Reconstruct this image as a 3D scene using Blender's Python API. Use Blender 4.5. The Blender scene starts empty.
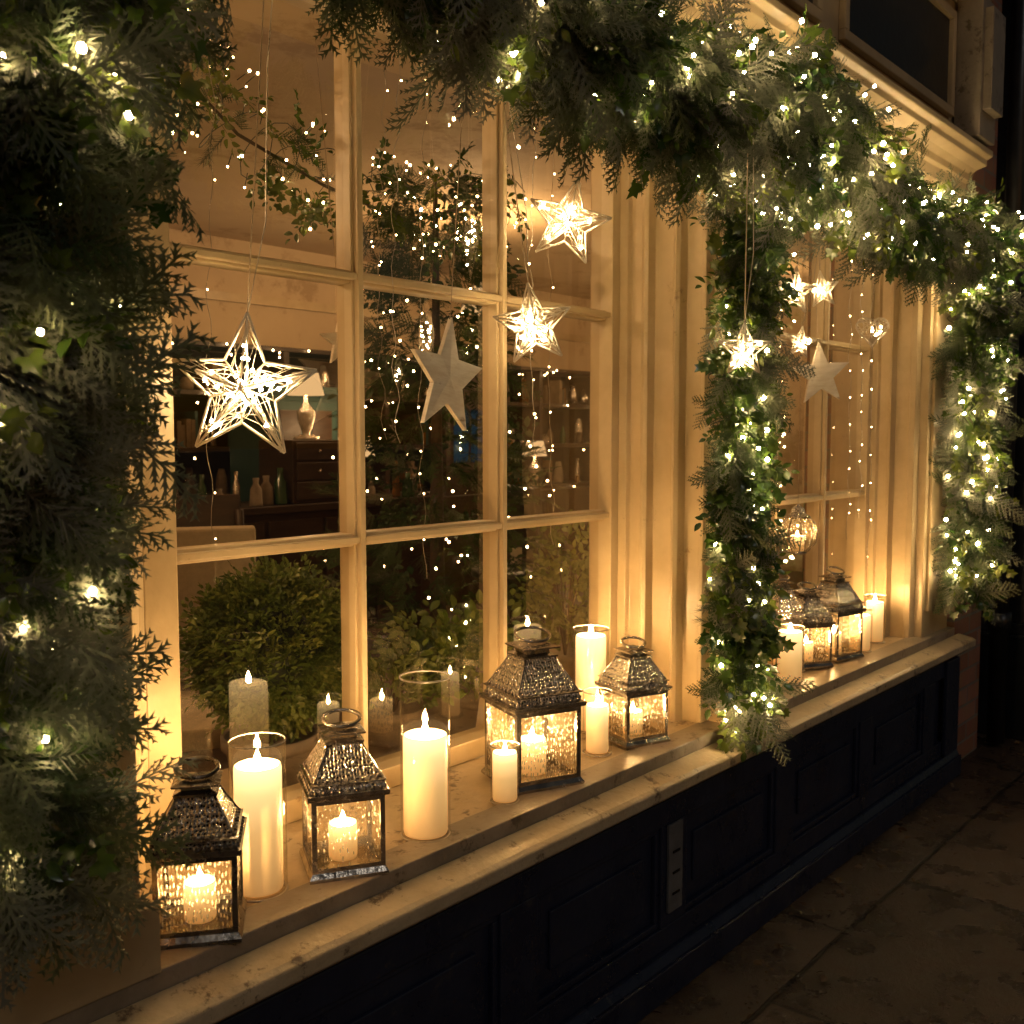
import bpy, math, random
import numpy as np
from mathutils import Vector, Matrix
random.seed(7); rng=np.random.default_rng(7)
R=math.radians
scene=bpy.context.scene
col=scene.collection
scene.view_settings.view_transform='Standard'

# ---------------------------------------------------------------- materials
def newmat(name):
    m=bpy.data.materials.new(name); m.use_nodes=True
    nt=m.node_tree; nt.nodes.clear()
    out=nt.nodes.new('ShaderNodeOutputMaterial')
    return m,nt,out
def N(nt,t,**k):
    n=nt.nodes.new(t)
    for a,b in k.items():
        if a.startswith('i_'): n.inputs[a[2:].replace('_',' ')].default_value=b
        else: setattr(n,a,b)
    return n
def noisy(name,c1,c2,rough=.5,metal=0,scale=8,bump=.2,bscale=40,coat=0,c3=None,patch=3,bdist=.004,stretch=None,spec=.5,p3=.60):
    m,nt,out=newmat(name); L=nt.links
    tc=N(nt,'ShaderNodeTexCoord'); src=tc.outputs['Object']
    if stretch:
        mp=N(nt,'ShaderNodeMapping'); mp.inputs['Scale'].default_value=stretch; L.new(src,mp.inputs[0]); src=mp.outputs[0]
    n1=N(nt,'ShaderNodeTexNoise',i_Scale=scale,i_Detail=5.0,i_Roughness=.65); L.new(src,n1.inputs['Vector'])
    r=N(nt,'ShaderNodeValToRGB'); r.color_ramp.elements[0].position=.35; r.color_ramp.elements[1].position=.68
    r.color_ramp.elements[0].color=(*c1,1); r.color_ramp.elements[1].color=(*c2,1); L.new(n1.outputs['Fac'],r.inputs[0])
    colr=r.outputs[0]
    b=N(nt,'ShaderNodeBsdfPrincipled'); b.inputs['Roughness'].default_value=rough; b.inputs['Metallic'].default_value=metal
    b.inputs['Coat Weight'].default_value=coat; b.inputs['Specular IOR Level'].default_value=spec
    if c3:
        n3=N(nt,'ShaderNodeTexNoise',i_Scale=patch*1.0,i_Detail=8.0,i_Roughness=.75); L.new(src,n3.inputs['Vector'])
        r3=N(nt,'ShaderNodeValToRGB'); r3.color_ramp.elements[0].position=p3; r3.color_ramp.elements[1].position=p3+.06
        L.new(n3.outputs['Fac'],r3.inputs[0])
        mx=N(nt,'ShaderNodeMixRGB'); mx.inputs[2].default_value=(*c3,1); L.new(r3.outputs[0],mx.inputs[0]); L.new(colr,mx.inputs[1]); colr=mx.outputs[0]
    L.new(colr,b.inputs['Base Color'])
    if bump>0:
        n2=N(nt,'ShaderNodeTexNoise',i_Scale=bscale*1.0,i_Detail=4.0); L.new(src,n2.inputs['Vector'])
        bp=N(nt,'ShaderNodeBump',i_Strength=bump,i_Distance=bdist); L.new(n2.outputs['Fac'],bp.inputs['Height']); L.new(bp.outputs[0],b.inputs['Normal'])
    rr=N(nt,'ShaderNodeMapRange'); rr.inputs['To Min'].default_value=max(0,rough-.12); rr.inputs['To Max'].default_value=min(1,rough+.15)
    L.new(n1.outputs['Fac'],rr.inputs[0]); L.new(rr.outputs[0],b.inputs['Roughness'])
    L.new(b.outputs[0],out.inputs[0]); return m
def emis(name,c,s):
    m,nt,out=newmat(name); e=N(nt,'ShaderNodeEmission'); e.inputs[0].default_value=(*c,1); e.inputs[1].default_value=s
    nt.links.new(e.outputs[0],out.inputs[0]); return m

M={}
M['cream']=noisy('cream_paint',(.46,.35,.20),(.61,.48,.29),.36,scale=4,bump=.45,bscale=22,c3=(.30,.21,.12),patch=7,bdist=.003,p3=.64)
M['sill']=noisy('worn_sill_paint',(.46,.36,.22),(.62,.50,.33),.36,scale=9,bump=.6,bscale=60,c3=(.16,.11,.07),patch=12,bdist=.004,p3=.56)
M['greysill']=noisy('grey_rail_paint',(.24,.20,.15),(.36,.30,.23),.36,scale=9,bump=.5,bscale=50,c3=(.13,.10,.07),patch=14,p3=.57)
M['navy']=noisy('navy_gloss_paint',(.012,.015,.036),(.023,.029,.057),.28,scale=7,bump=.4,bscale=30,c3=(.05,.05,.055),patch=11)
M['sign']=noisy('sign_board_dark',(.014,.015,.018),(.026,.026,.030),.35,scale=4)
M['render']=noisy('interior_plaster',(.50,.38,.24),(.60,.47,.30),.8,scale=1.1,bump=.1,c3=(.40,.29,.17),patch=1.6,p3=.54)
M['darkwood']=noisy('dark_wood',(.025,.014,.008),(.05,.028,.016),.45,scale=5,stretch=(1,1,8))
M['floor']=noisy('interior_floor',(.06,.035,.02),(.10,.06,.035),.4,scale=4,stretch=(1,6,1))
M['slatecol']=noisy('shelf_back',(.025,.018,.013),(.045,.034,.024),.6,bump=0)
M['iron']=noisy('black_iron',(.015,.014,.013),(.035,.03,.026),.38,metal=.8,scale=30,bump=0)
M['drain']=noisy('black_pipe_paint',(.008,.009,.012),(.015,.016,.02),.35,scale=20)
M['wood_white']=noisy('whitewashed_wood',(.68,.57,.43),(.84,.76,.63),.6,scale=14,stretch=(1,1,5),c3=(.42,.30,.19),patch=12)
M['terracotta']=noisy('pot_stone',(.16,.13,.10),(.26,.21,.16),.8,scale=14)
M['fabric']=noisy('chair_fabric',(.36,.30,.21),(.44,.37,.26),.9,scale=60,bump=0)
M['paper']=noisy('book_spine',(.12,.085,.05),(.20,.14,.085),.7,scale=20,bump=0)
M['amber']=noisy('amber_glass_bottle',(.10,.045,.012),(.16,.08,.02),.12,scale=10,bump=0)
M['greenb']=noisy('green_glass_bottle',(.02,.05,.02),(.04,.08,.03),.12,scale=10,bump=0)
M['teal']=noisy('teal_paint',(.02,.055,.055),(.03,.075,.07),.5,bump=0)
M['twig']=noisy('twig_bark',(.05,.035,.02),(.09,.06,.04),.8,scale=30,bump=0)
M['wire']=noisy('white_wire',(.72,.64,.52),(.86,.78,.66),.4,metal=.2,scale=40,bump=0)
M['cord']=noisy('twine',(.36,.28,.19),(.46,.37,.26),.8,scale=80,bump=0)
M['cable']=noisy('green_cable',(.02,.03,.02),(.03,.045,.03),.5,bump=0)
M['silverclear']=noisy('clear_cable',(.45,.40,.32),(.6,.53,.44),.25,metal=.3,bump=0)
M['vent']=noisy('vent_metal',(.15,.15,.16),(.22,.22,.23),.5,metal=.4,scale=20)
M['bulb']=emis('fairy_bulb',(1,.70,.34),230)
M['bulb_in']=emis('fairy_bulb_soft',(1,.64,.30),50)
M['flame']=emis('flame',(1,.61,.25),1450)
M['shade']=emis('lamp_shade_glow',(1,.60,.26),1.0)
M['blue']=emis('blue_night_pane',(.12,.24,.34),.10)

def lantern_metal(name,base,dark,sc):
    m,nt,out=newmat(name);L=nt.links
    tc=N(nt,'ShaderNodeTexCoord')
    v=N(nt,'ShaderNodeTexVoronoi',i_Scale=sc,i_Randomness=.5); L.new(tc.outputs['Object'],v.inputs['Vector'])
    v2=N(nt,'ShaderNodeTexVoronoi',i_Scale=sc*.38,i_Randomness=.3,feature='DISTANCE_TO_EDGE'); L.new(tc.outputs['Object'],v2.inputs['Vector'])
    r=N(nt,'ShaderNodeValToRGB'); r.color_ramp.elements[0].position=.24; r.color_ramp.elements[1].position=.36
    r.color_ramp.elements[0].color=(*dark,1); r.color_ramp.elements[1].color=(*base,1); L.new(v.outputs['Distance'],r.inputs[0])
    b=N(nt,'ShaderNodeBsdfPrincipled'); b.inputs['Metallic'].default_value=.95; b.inputs['Roughness'].default_value=.22
    L.new(r.outputs[0],b.inputs['Base Color'])
    ad=N(nt,'ShaderNodeMath',operation='ADD'); L.new(v.outputs['Distance'],ad.inputs[0]); L.new(v2.outputs['Distance'],ad.inputs[1])
    bp=N(nt,'ShaderNodeBump',i_Strength=1.0,i_Distance=.005); L.new(ad.outputs[0],bp.inputs['Height']); L.new(bp.outputs[0],b.inputs['Normal'])
    L.new(b.outputs[0],out.inputs[0]); return m
M['lmetal']=lantern_metal('pierced_antique_silver',(.90,.84,.75),(.02,.016,.012),170)
M['ldark']=noisy('aged_pewter',(.30,.27,.23),(.66,.60,.52),.22,metal=.95,scale=30,bump=.7,bscale=70)
M['lblack']=noisy('dark_pewter',(.12,.105,.09),(.28,.25,.21),.26,metal=.95,scale=30,bump=.4)

def ribglass(name):
    m,nt,out=newmat(name);L=nt.links
    tc=N(nt,'ShaderNodeTexCoord')
    mp=N(nt,'ShaderNodeMapping'); mp.inputs['Scale'].default_value=(1,1,.40); L.new(tc.outputs['Object'],mp.inputs[0])
    v=N(nt,'ShaderNodeTexVoronoi',i_Scale=190.0,i_Randomness=.6); L.new(mp.outputs[0],v.inputs['Vector'])
    bp=N(nt,'ShaderNodeBump',i_Strength=1.0,i_Distance=.008); L.new(v.outputs['Distance'],bp.inputs['Height'])
    tr=N(nt,'ShaderNodeBsdfTransparent'); tr.inputs[0].default_value=(.96,.88,.74,1)
    tl=N(nt,'ShaderNodeBsdfTranslucent'); tl.inputs[0].default_value=(.55,.48,.36,1); L.new(bp.outputs[0],tl.inputs['Normal'])
    gl=N(nt,'ShaderNodeBsdfGlossy'); gl.inputs['Roughness'].default_value=.15; L.new(bp.outputs[0],gl.inputs['Normal'])
    r=N(nt,'ShaderNodeValToRGB'); r.color_ramp.elements[0].position=.20; r.color_ramp.elements[1].position=.38
    r.color_ramp.elements[0].color=(.95,.95,.95,1); r.color_ramp.elements[1].color=(.06,.06,.06,1); L.new(v.outputs['Distance'],r.inputs[0])
    m1=N(nt,'ShaderNodeMixShader'); L.new(r.outputs[0],m1.inputs[0]); L.new(tr.outputs[0],m1.inputs[1]); L.new(tl.outputs[0],m1.inputs[2])
    m2=N(nt,'ShaderNodeMixShader'); m2.inputs[0].default_value=.10; L.new(m1.outputs[0],m2.inputs[1]); L.new(gl.outputs[0],m2.inputs[2])
    L.new(m2.outputs[0],out.inputs[0]); return m
M['rib']=ribglass('pressed_glass')
def thin_glass(name,tint,mult,add,power,wavy=.0,rough=.0):
    m,nt,out=newmat(name);L=nt.links
    tr=N(nt,'ShaderNodeBsdfTransparent'); tr.inputs[0].default_value=(*tint,1)
    gl=N(nt,'ShaderNodeBsdfGlossy'); gl.inputs['Roughness'].default_value=rough
    lw=N(nt,'ShaderNodeLayerWeight',i_Blend=.5)
    pw=N(nt,'ShaderNodeMath',operation='POWER'); pw.inputs[1].default_value=power; L.new(lw.outputs['Facing'],pw.inputs[0])
    mt=N(nt,'ShaderNodeMath',operation='MULTIPLY_ADD'); mt.inputs[1].default_value=mult; mt.inputs[2].default_value=add; mt.use_clamp=True
    L.new(pw.outputs[0],mt.inputs[0])
    if wavy:
        tc=N(nt,'ShaderNodeTexCoord'); n=N(nt,'ShaderNodeTexNoise',i_Scale=4.0,i_Detail=0.0); L.new(tc.outputs['Object'],n.inputs['Vector'])
        bp=N(nt,'ShaderNodeBump',i_Strength=wavy,i_Distance=.02); L.new(n.outputs['Fac'],bp.inputs['Height']); L.new(bp.outputs[0],gl.inputs['Normal'])
    mx=N(nt,'ShaderNodeMixShader'); L.new(mt.outputs[0],mx.inputs[0]); L.new(tr.outputs[0],mx.inputs[1]); L.new(gl.outputs[0],mx.inputs[2])
    L.new(mx.outputs[0],out.inputs[0]); return m
M['pane']=thin_glass('old_window_glass',(.93,.90,.84),.75,.17,4.0,wavy=.15,rough=.012)
M['jar']=thin_glass('jar_glass',(.985,.97,.93),.75,.035,3.5,rough=.03)

def wax(name):
    m,nt,out=newmat(name);L=nt.links
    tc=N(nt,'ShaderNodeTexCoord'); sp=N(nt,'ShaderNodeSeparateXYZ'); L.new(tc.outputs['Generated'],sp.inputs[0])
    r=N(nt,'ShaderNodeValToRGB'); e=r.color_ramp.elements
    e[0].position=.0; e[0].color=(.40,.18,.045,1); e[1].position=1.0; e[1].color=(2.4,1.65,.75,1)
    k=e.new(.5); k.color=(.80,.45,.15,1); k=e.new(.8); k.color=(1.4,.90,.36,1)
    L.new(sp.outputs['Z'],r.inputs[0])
    b=N(nt,'ShaderNodeBsdfPrincipled'); b.inputs['Base Color'].default_value=(.82,.70,.50,1); b.inputs['Roughness'].default_value=.45
    n=N(nt,'ShaderNodeTexNoise',i_Scale=30.0,i_Detail=3.0); L.new(tc.outputs['Object'],n.inputs['Vector'])
    bp=N(nt,'ShaderNodeBump',i_Strength=.25,i_Distance=.004); L.new(n.outputs['Fac'],bp.inputs['Height']); L.new(bp.outputs[0],b.inputs['Normal'])
    L.new(r.outputs[0],b.inputs['Emission Color']); b.inputs['Emission Strength'].default_value=.85  # flame glow painted into the wax as emission, stronger towards the top
    L.new(b.outputs[0],out.inputs[0]); return m
M['wax']=wax('candle_wax_painted_glow')

def foliage_mat(name,cols,trans=.25,rough=.5,gl=.05):
    m,nt,out=newmat(name);L=nt.links
    at=N(nt,'ShaderNodeAttribute'); at.attribute_name='tint'
    r=N(nt,'ShaderNodeValToRGB'); e=r.color_ramp.elements
    for i,c in enumerate(cols):
        p=i/(len(cols)-1)
        if i==0: el=e[0]
        elif i==len(cols)-1: el=e[-1]
        else: el=e.new(p)
        el.position=p; el.color=(*c,1)
    L.new(at.outputs['Fac'],r.inputs[0])
    b=N(nt,'ShaderNodeBsdfDiffuse'); L.new(r.outputs[0],b.inputs['Color'])
    sh=b
    if trans>0:
        t=N(nt,'ShaderNodeBsdfTranslucent'); L.new(r.outputs[0],t.inputs[0])
        mx=N(nt,'ShaderNodeMixShader'); mx.inputs[0].default_value=trans; L.new(b.outputs[0],mx.inputs[1]); L.new(t.outputs[0],mx.inputs[2]); sh=mx
    g=N(nt,'ShaderNodeBsdfGlossy'); g.inputs['Roughness'].default_value=rough
    m2=N(nt,'ShaderNodeMixShader'); m2.inputs[0].default_value=gl; L.new(sh.outputs[0],m2.inputs[1]); L.new(g.outputs[0],m2.inputs[2])
    L.new(m2.outputs[0],out.inputs[0]); return m
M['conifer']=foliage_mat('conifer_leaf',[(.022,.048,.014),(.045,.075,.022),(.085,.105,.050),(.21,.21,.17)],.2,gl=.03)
M['needle']=foliage_mat('pine_needle',[(.03,.048,.02),(.075,.088,.058),(.20,.19,.155)],0,gl=.03)
M['ivy']=foliage_mat('broad_leaf',[(.018,.055,.010),(.055,.10,.014),(.15,.18,.03)],.3,.25,gl=.08)
M['box']=foliage_mat('box_leaf',[(.07,.11,.018),(.12,.17,.035),(.22,.25,.06)],.25,.35)
M['litter']=foliage_mat('dead_leaf',[(.05,.025,.012),(.10,.055,.02)],.1,.5)

def pavement_mat():
    m,nt,out=newmat('wet_flagstones');L=nt.links
    tc=N(nt,'ShaderNodeTexCoord')
    br=N(nt,'ShaderNodeTexBrick',i_Scale=1.0); br.inputs['Brick Width'].default_value=.85; br.inputs['Row Height'].default_value=.55; br.inputs['Mortar Size'].default_value=.007; br.inputs['Mortar Smooth'].default_value=.5
    br.inputs['Color1'].default_value=(.042,.029,.022,1); br.inputs['Color2'].default_value=(.080,.057,.043,1); br.inputs['Mortar'].default_value=(.012,.010,.008,1)
    nw=N(nt,'ShaderNodeTexNoise',i_Scale=3.0,i_Detail=3.0); L.new(tc.outputs['Object'],nw.inputs['Vector'])
    wm=N(nt,'ShaderNodeMixRGB',blend_type='ADD'); wm.inputs[0].default_value=.03; L.new(tc.outputs['Object'],wm.inputs[1]); L.new(nw.outputs['Color'],wm.inputs[2])
    L.new(wm.outputs[0],br.inputs['Vector'])
    n=N(nt,'ShaderNodeTexNoise',i_Scale=6.0,i_Detail=9.0,i_Roughness=.7); L.new(tc.outputs['Object'],n.inputs['Vector'])
    mx=N(nt,'ShaderNodeMixRGB',blend_type='MULTIPLY'); mx.inputs[0].default_value=.9; L.new(br.outputs['Color'],mx.inputs[1])
    r=N(nt,'ShaderNodeValToRGB'); r.color_ramp.elements[0].color=(.3,.3,.3,1); r.color_ramp.elements[1].color=(1.6,1.45,1.3,1); r.color_ramp.elements[0].position=.3; r.color_ramp.elements[1].position=.7
    L.new(n.outputs['Fac'],r.inputs[0]); L.new(r.outputs[0],mx.inputs[2])
    b=N(nt,'ShaderNodeBsdfPrincipled'); L.new(mx.outputs[0],b.inputs['Base Color'])
    rr=N(nt,'ShaderNodeMapRange'); rr.inputs['From Min'].default_value=.35; rr.inputs['From Max'].default_value=.65; rr.inputs['To Min'].default_value=.14; rr.inputs['To Max'].default_value=.5
    L.new(n.outputs['Fac'],rr.inputs[0]); L.new(rr.outputs[0],b.inputs['Roughness'])
    n2=N(nt,'ShaderNodeTexNoise',i_Scale=60.0,i_Detail=7.0,i_Roughness=.7); L.new(tc.outputs['Object'],n2.inputs['Vector'])
    ad=N(nt,'ShaderNodeMath',operation='MULTIPLY_ADD'); ad.inputs[1].default_value=-2.5; L.new(br.outputs['Fac'],ad.inputs[0]); L.new(n2.outputs['Fac'],ad.inputs[2])
    bp=N(nt,'ShaderNodeBump',i_Strength=.9,i_Distance=.007); L.new(ad.outputs[0],bp.inputs['Height']); L.new(bp.outputs[0],b.inputs['Normal'])
    L.new(b.outputs[0],out.inputs[0]); return m
M['pave']=pavement_mat()
M['asphalt']=noisy('asphalt',(.03,.03,.03),(.06,.058,.055),.7,scale=40,bump=.6,bscale=200)
M['stone']=noisy('kerb_stone',(.12,.11,.10),(.2,.18,.16),.7,scale=20)
def brick_mat():
    m,nt,out=newmat('old_brick');L=nt.links
    tc=N(nt,'ShaderNodeTexCoord'); sp=N(nt,'ShaderNodeSeparateXYZ'); L.new(tc.outputs['Object'],sp.inputs[0])
    ad=N(nt,'ShaderNodeMath',operation='ADD'); L.new(sp.outputs['X'],ad.inputs[0]); L.new(sp.outputs['Y'],ad.inputs[1])
    cb=N(nt,'ShaderNodeCombineXYZ'); L.new(ad.outputs[0],cb.inputs[0]); L.new(sp.outputs['Z'],cb.inputs[1])
    br=N(nt,'ShaderNodeTexBrick',i_Scale=1.0); br.inputs['Brick Width'].default_value=.22; br.inputs['Row Height'].default_value=.073; br.inputs['Mortar Size'].default_value=.006
    br.inputs['Color1'].default_value=(.26,.11,.065,1); br.inputs['Color2'].default_value=(.42,.21,.14,1); br.inputs['Mortar'].default_value=(.24,.20,.17,1)
    L.new(cb.outputs[0],br.inputs['Vector'])
    n=N(nt,'ShaderNodeTexNoise',i_Scale=9.0,i_Detail=6.0); L.new(tc.outputs['Object'],n.inputs['Vector'])
    mx=N(nt,'ShaderNodeMixRGB',blend_type='MULTIPLY'); mx.inputs[0].default_value=.5; L.new(br.outputs['Color'],mx.inputs[1]); L.new(n.outputs['Color'],mx.inputs[2])
    b=N(nt,'ShaderNodeBsdfPrincipled'); b.inputs['Roughness'].default_value=.8; L.new(mx.outputs[0],b.inputs['Base Color'])
    bp=N(nt,'ShaderNodeBump',i_Strength=.8,i_Distance=.008); bp.invert=True; L.new(br.outputs['Fac'],bp.inputs['Height']); L.new(bp.outputs[0],b.inputs['Normal'])
    L.new(b.outputs[0],out.inputs[0]); return m
M['brick']=brick_mat()

# ---------------------------------------------------------------- mesh builder
class MB:
    def __init__(s): s.v=[]; s.f=[]; s.mi=[]; s.mats=[]; s.sm=[]
    def _m(s,m):
        if m not in s.mats: s.mats.append(m)
        return s.mats.index(m)
    def add(s,vs,fs,m,smooth=False,T=None):
        o=len(s.v)
        for p in vs:
            p=Vector(p)
            if T is not None: p=T@p
            s.v.append(tuple(p))
        k=s._m(m)
        for f in fs: s.f.append([i+o for i in f]); s.mi.append(k); s.sm.append(smooth)
    def box(s,x0,x1,y0,y1,z0,z1,m,T=None):
        if x0>x1:x0,x1=x1,x0
        if y0>y1:y0,y1=y1,y0
        if z0>z1:z0,z1=z1,z0
        s.add([(x0,y0,z0),(x1,y0,z0),(x1,y1,z0),(x0,y1,z0),(x0,y0,z1),(x1,y0,z1),(x1,y1,z1),(x0,y1,z1)],
              [(0,3,2,1),(4,5,6,7),(0,1,5,4),(1,2,6,5),(2,3,7,6),(3,0,4,7)],m,False,T)
    def prism(s,prof,z0,z1,m,axis='z'):
        n=len(prof)
        a=sum(prof[i][0]*prof[(i+1)%n][1]-prof[(i+1)%n][0]*prof[i][1] for i in range(n))
        if a<0: prof=prof[::-1]
        if axis=='z':
            vs=[(x,y,z0) for x,y in prof]+[(x,y,z1) for x,y in prof]
            fs=[[i,(i+1)%n,(i+1)%n+n,i+n] for i in range(n)]+[list(range(n))[::-1],list(range(n,2*n))]
        else:
            vs=[(z0,x,y) for x,y in prof]+[(z1,x,y) for x,y in prof]
            fs=[[i,(i+1)%n,(i+1)%n+n,i+n] for i in range(n)]+[list(range(n))[::-1],list(range(n,2*n))]
        s.add(vs,fs,m)
    def lathe(s,prof,m,seg=24,T=None,smooth=True,power=None,caps=True):
        vs=[];fs=[]
        for r,z in prof:
            for k in range(seg):
                a=2*math.pi*k/seg; vs.append((r*math.cos(a),r*math.sin(a),z))
        for i in range(len(prof)-1):
            for k in range(seg):
                fs.append([i*seg+k,i*seg+(k+1)%seg,(i+1)*seg+(k+1)%seg,(i+1)*seg+k])
        if caps:
            fs.append(list(range(seg))[::-1]); fs.append([(len(prof)-1)*seg+k for k in range(seg)])
        s.add(vs,fs,m,smooth,T)
    def sq(s,prof,m,T=None):
        r2=math.sqrt(2); Tr=Matrix.Rotation(R(45),4,'Z')
        s.lathe([(h*r2,z) for h,z in prof],m,4,(T@Tr) if T is not None else Tr,False)
    def tube(s,pts,r,m,seg=5,closed=False,T=None):
        pts=[Vector(p) for p in pts]; n=len(pts); vs=[];fs=[]
        for i,p in enumerate(pts):
            if closed: d=pts[(i+1)%n]-pts[i-1]
            else: d=pts[min(i+1,n-1)]-pts[max(i-1,0)]
            d.normalize(); a=d.cross(Vector((0.13,0.2,1)) if abs(d.z)<.9 else Vector((1,.1,0))); a.normalize(); b=d.cross(a)
            rr=r[i] if isinstance(r,(list,tuple)) else r
            for k in range(seg):
                t=2*math.pi*k/seg; vs.append(p+(a*math.cos(t)+b*math.sin(t))*rr)
        for i in range(n if closed else n-1):
            j=(i+1)%n
            for k in range(seg): fs.append([i*seg+k,i*seg+(k+1)%seg,j*seg+(k+1)%seg,j*seg+k])
        if not closed: fs.append(list(range(seg))[::-1]); fs.append([(n-1)*seg+k for k in range(seg)])
        s.add(vs,fs,m,True,T)
    def ball(s,c,r,m,seg=8,rings=5,T=None,sz=1):
        prof=[(max(1e-5,r*math.sin(math.pi*i/rings)),-r*sz*math.cos(math.pi*i/rings)) for i in range(rings+1)]
        TT=Matrix.Translation(c); TT=(T@TT) if T is not None else TT
        s.lathe(prof,m,seg,TT,True,caps=False)
    def obj(s,name,parent=None,bevel=0,loc=None):
        me=bpy.data.meshes.new(name); me.from_pydata(s.v,[],s.f)
        for m in s.mats: me.materials.append(M[m])
        me.polygons.foreach_set('material_index',s.mi); me.polygons.foreach_set('use_smooth',s.sm); me.update()
        o=bpy.data.objects.new(name,me); col.objects.link(o)
        if parent: o.parent=parent
        if loc: o.location=loc
        if bevel:
            b=o.modifiers.new('bevel','BEVEL'); b.width=bevel; b.segments=2; b.limit_method='ANGLE'; b.angle_limit=R(40)
        return o
def empty(name,loc=(0,0,0),rotz=0):
    e=bpy.data.objects.new(name,None); e.empty_display_size=.05; e.location=loc; e.rotation_euler=(0,0,rotz); col.objects.link(e); return e
def plight(name,parent,loc,power,c=(1,.55,.2),rad=.015):
    l=bpy.data.lights.new(name,'POINT'); l.energy=power; l.color=c; l.shadow_soft_size=rad
    o=bpy.data.objects.new(name,l); o.location=loc; o.parent=parent; col.objects.link(o); return o

# ---------------------------------------------------------------- shop front
ZS=.56; ZT=2.14
shop=empty('shop_front')
W1=[.93,1.365,1.80,2.235]; W2=[2.62,2.983,3.347,3.71]
ZB=[ZS+.03,1.09,1.615,ZT]
def window(xs,yg,nm):
    b=MB()
    x0,x1=xs[0],xs[-1]
    b.box(x0-.05,x0+.014,yg-.03,yg+.04,ZS,ZT+.05,'cream'); b.box(x1-.014,x1+.05,yg-.03,yg+.04,ZS,ZT+.05,'cream')
    b.box(x0+.014,x1-.014,yg-.03,yg+.04,ZS,ZS+.045,'cream'); b.box(x0+.014,x1-.014,yg-.03,yg+.04,ZT-.02,ZT+.05,'cream')
    for x in xs[1:-1]:
        b.box(x-.013,x+.013,yg-.012,yg+.035,ZS+.045,ZT-.02,'cream')
        b.box(x-.007,x+.007,yg-.026,yg-.012,ZS+.045,ZT-.02,'cream')
    for z in ZB[1:-1]:
        for i in range(len(xs)-1):
            b.box(xs[i]+.013,xs[i+1]-.013,yg-.010,yg+.033,z-.013,z+.013,'cream')
            b.box(xs[i]+.0075,xs[i+1]-.0075,yg-.024,yg-.010,z-.007,z+.007,'cream')
    b.obj(nm,shop,.0025)
    g=MB()
    for i in range(len(xs)-1):
        for j in range(3):
            za,zb=ZB[j]-.01,ZB[j+1]
            t=[random.uniform(-.004,.004) for _ in range(4)]
            g.add([(xs[i],yg+.012+t[0],za),(xs[i+1],yg+.012+t[1],za),(xs[i+1],yg+.012+t[1]+t[3],zb),(xs[i],yg+.012+t[0]+t[3],zb)],[(0,1,2,3)],'pane')
    g.obj(nm+'_glass',shop)
window(W1,0,'window_sash'); window(W2,-.1,'window_sash_second')
b=MB()
b.prism([(.88,.04),(.88,-.03),(.845,-.045),(.845,-.075),(.83,-.085),(.76,-.20),(.745,-.20),(.73,-.235),(.735,-.25),(.70,-.30),(.70,-.32),(.40,-.32),(.40,.04)],ZS,ZT+.05,'cream')
b.box(.42,.67,-.335,-.32,ZS+.10,ZT-.05,'cream'); b.box(-1.2,.40,-.31,.04,0,2.35,'cream')
b.box(.395,.715,-.345,-.32,ZS,ZS+.10,'cream')
b.prism([(2.285,.04),(2.285,-.03),(2.252,-.03),(2.252,-.055),(2.265,-.06),(2.265,-.10),(2.244,-.105),(2.24,-.115),(2.244,-.125),(2.270,-.13),(2.270,-.19),(2.252,-.195),(2.244,-.205),(2.252,-.215),(2.278,-.22),(2.278,-.265),(2.268,-.27),(2.268,-.28),(2.30,-.285),(2.30,-.318),(2.56,-.318),(2.56,-.29),(2.57,-.28),(2.57,-.14),(2.57,.04)],ZS,ZT+.05,'cream')
b.box(2.33,2.53,-.33,-.318,ZS+.1,ZT,'cream'); b.box(2.295,2.565,-.345,-.318,ZS,ZS+.09,'cream')
b.prism([(3.76,.04),(3.76,-.13),(3.725,-.13),(3.725,-.15),(3.740,-.155),(3.740,-.19),(3.720,-.195),(3.715,-.205),(3.75,-.21),(3.75,-.26),(3.735,-.265),(3.735,-.285),(3.77,-.29),(3.77,-.318),(4.05,-.318),(4.05,.04)],ZS,ZT+.05,'cream')
b.box(3.80,4.02,-.33,-.318,ZS+.1,ZT,'cream')
b.obj('window_piers',shop,.002)
b=MB()
b.prism([(.04,2.19),(-.318,2.19),(-.33,2.20),(-.33,2.24),(-.345,2.245),(-.345,2.27),(-.365,2.285),(-.40,2.295),(-.40,2.315),(-.42,2.325),(-.42,2.345),(-.33,2.36),(-.33,2.38),(.04,2.38)],-1.2,4.08,'cream','x')
b.box(-1.2,4.08,-.33,.04,2.38,2.84,'cream')
for x0,x1 in ((-.6,1.2),(1.35,2.75),(2.9,3.85)):
    b.box(x0,x1,-.352,-.33,2.43,2.46,'cream'); b.box(x0,x1,-.352,-.33,2.76,2.79,'cream'); b.box(x0,x0+.03,-.352,-.33,2.46,2.76,'cream'); b.box(x1-.03,x1,-.352,-.33,2.46,2.76,'cream')
    b.box(x0+.03,x1-.03,-.336,-.33,2.46,2.76,'sign')
b.prism([(.04,2.84),(-.34,2.84),(-.36,2.86),(-.40,2.90),(-.50,2.94),(-.55,2.95),(-.55,3.0),(.04,3.06)],-1.2,4.1,'cream','x')
b.box(3.88,4.06,-.43,-.34,2.36,2.84,'greysill'); b.box(3.90,4.04,-.46,-.43,2.45,2.80,'greysill')
b.obj('fascia_and_cornice',shop,.003)
b=MB(); b.box(-1.2,4.08,-.28,.25,3.06,6.5,'brick'); b.obj('upper_brick_wall',shop)
b=MB()
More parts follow.
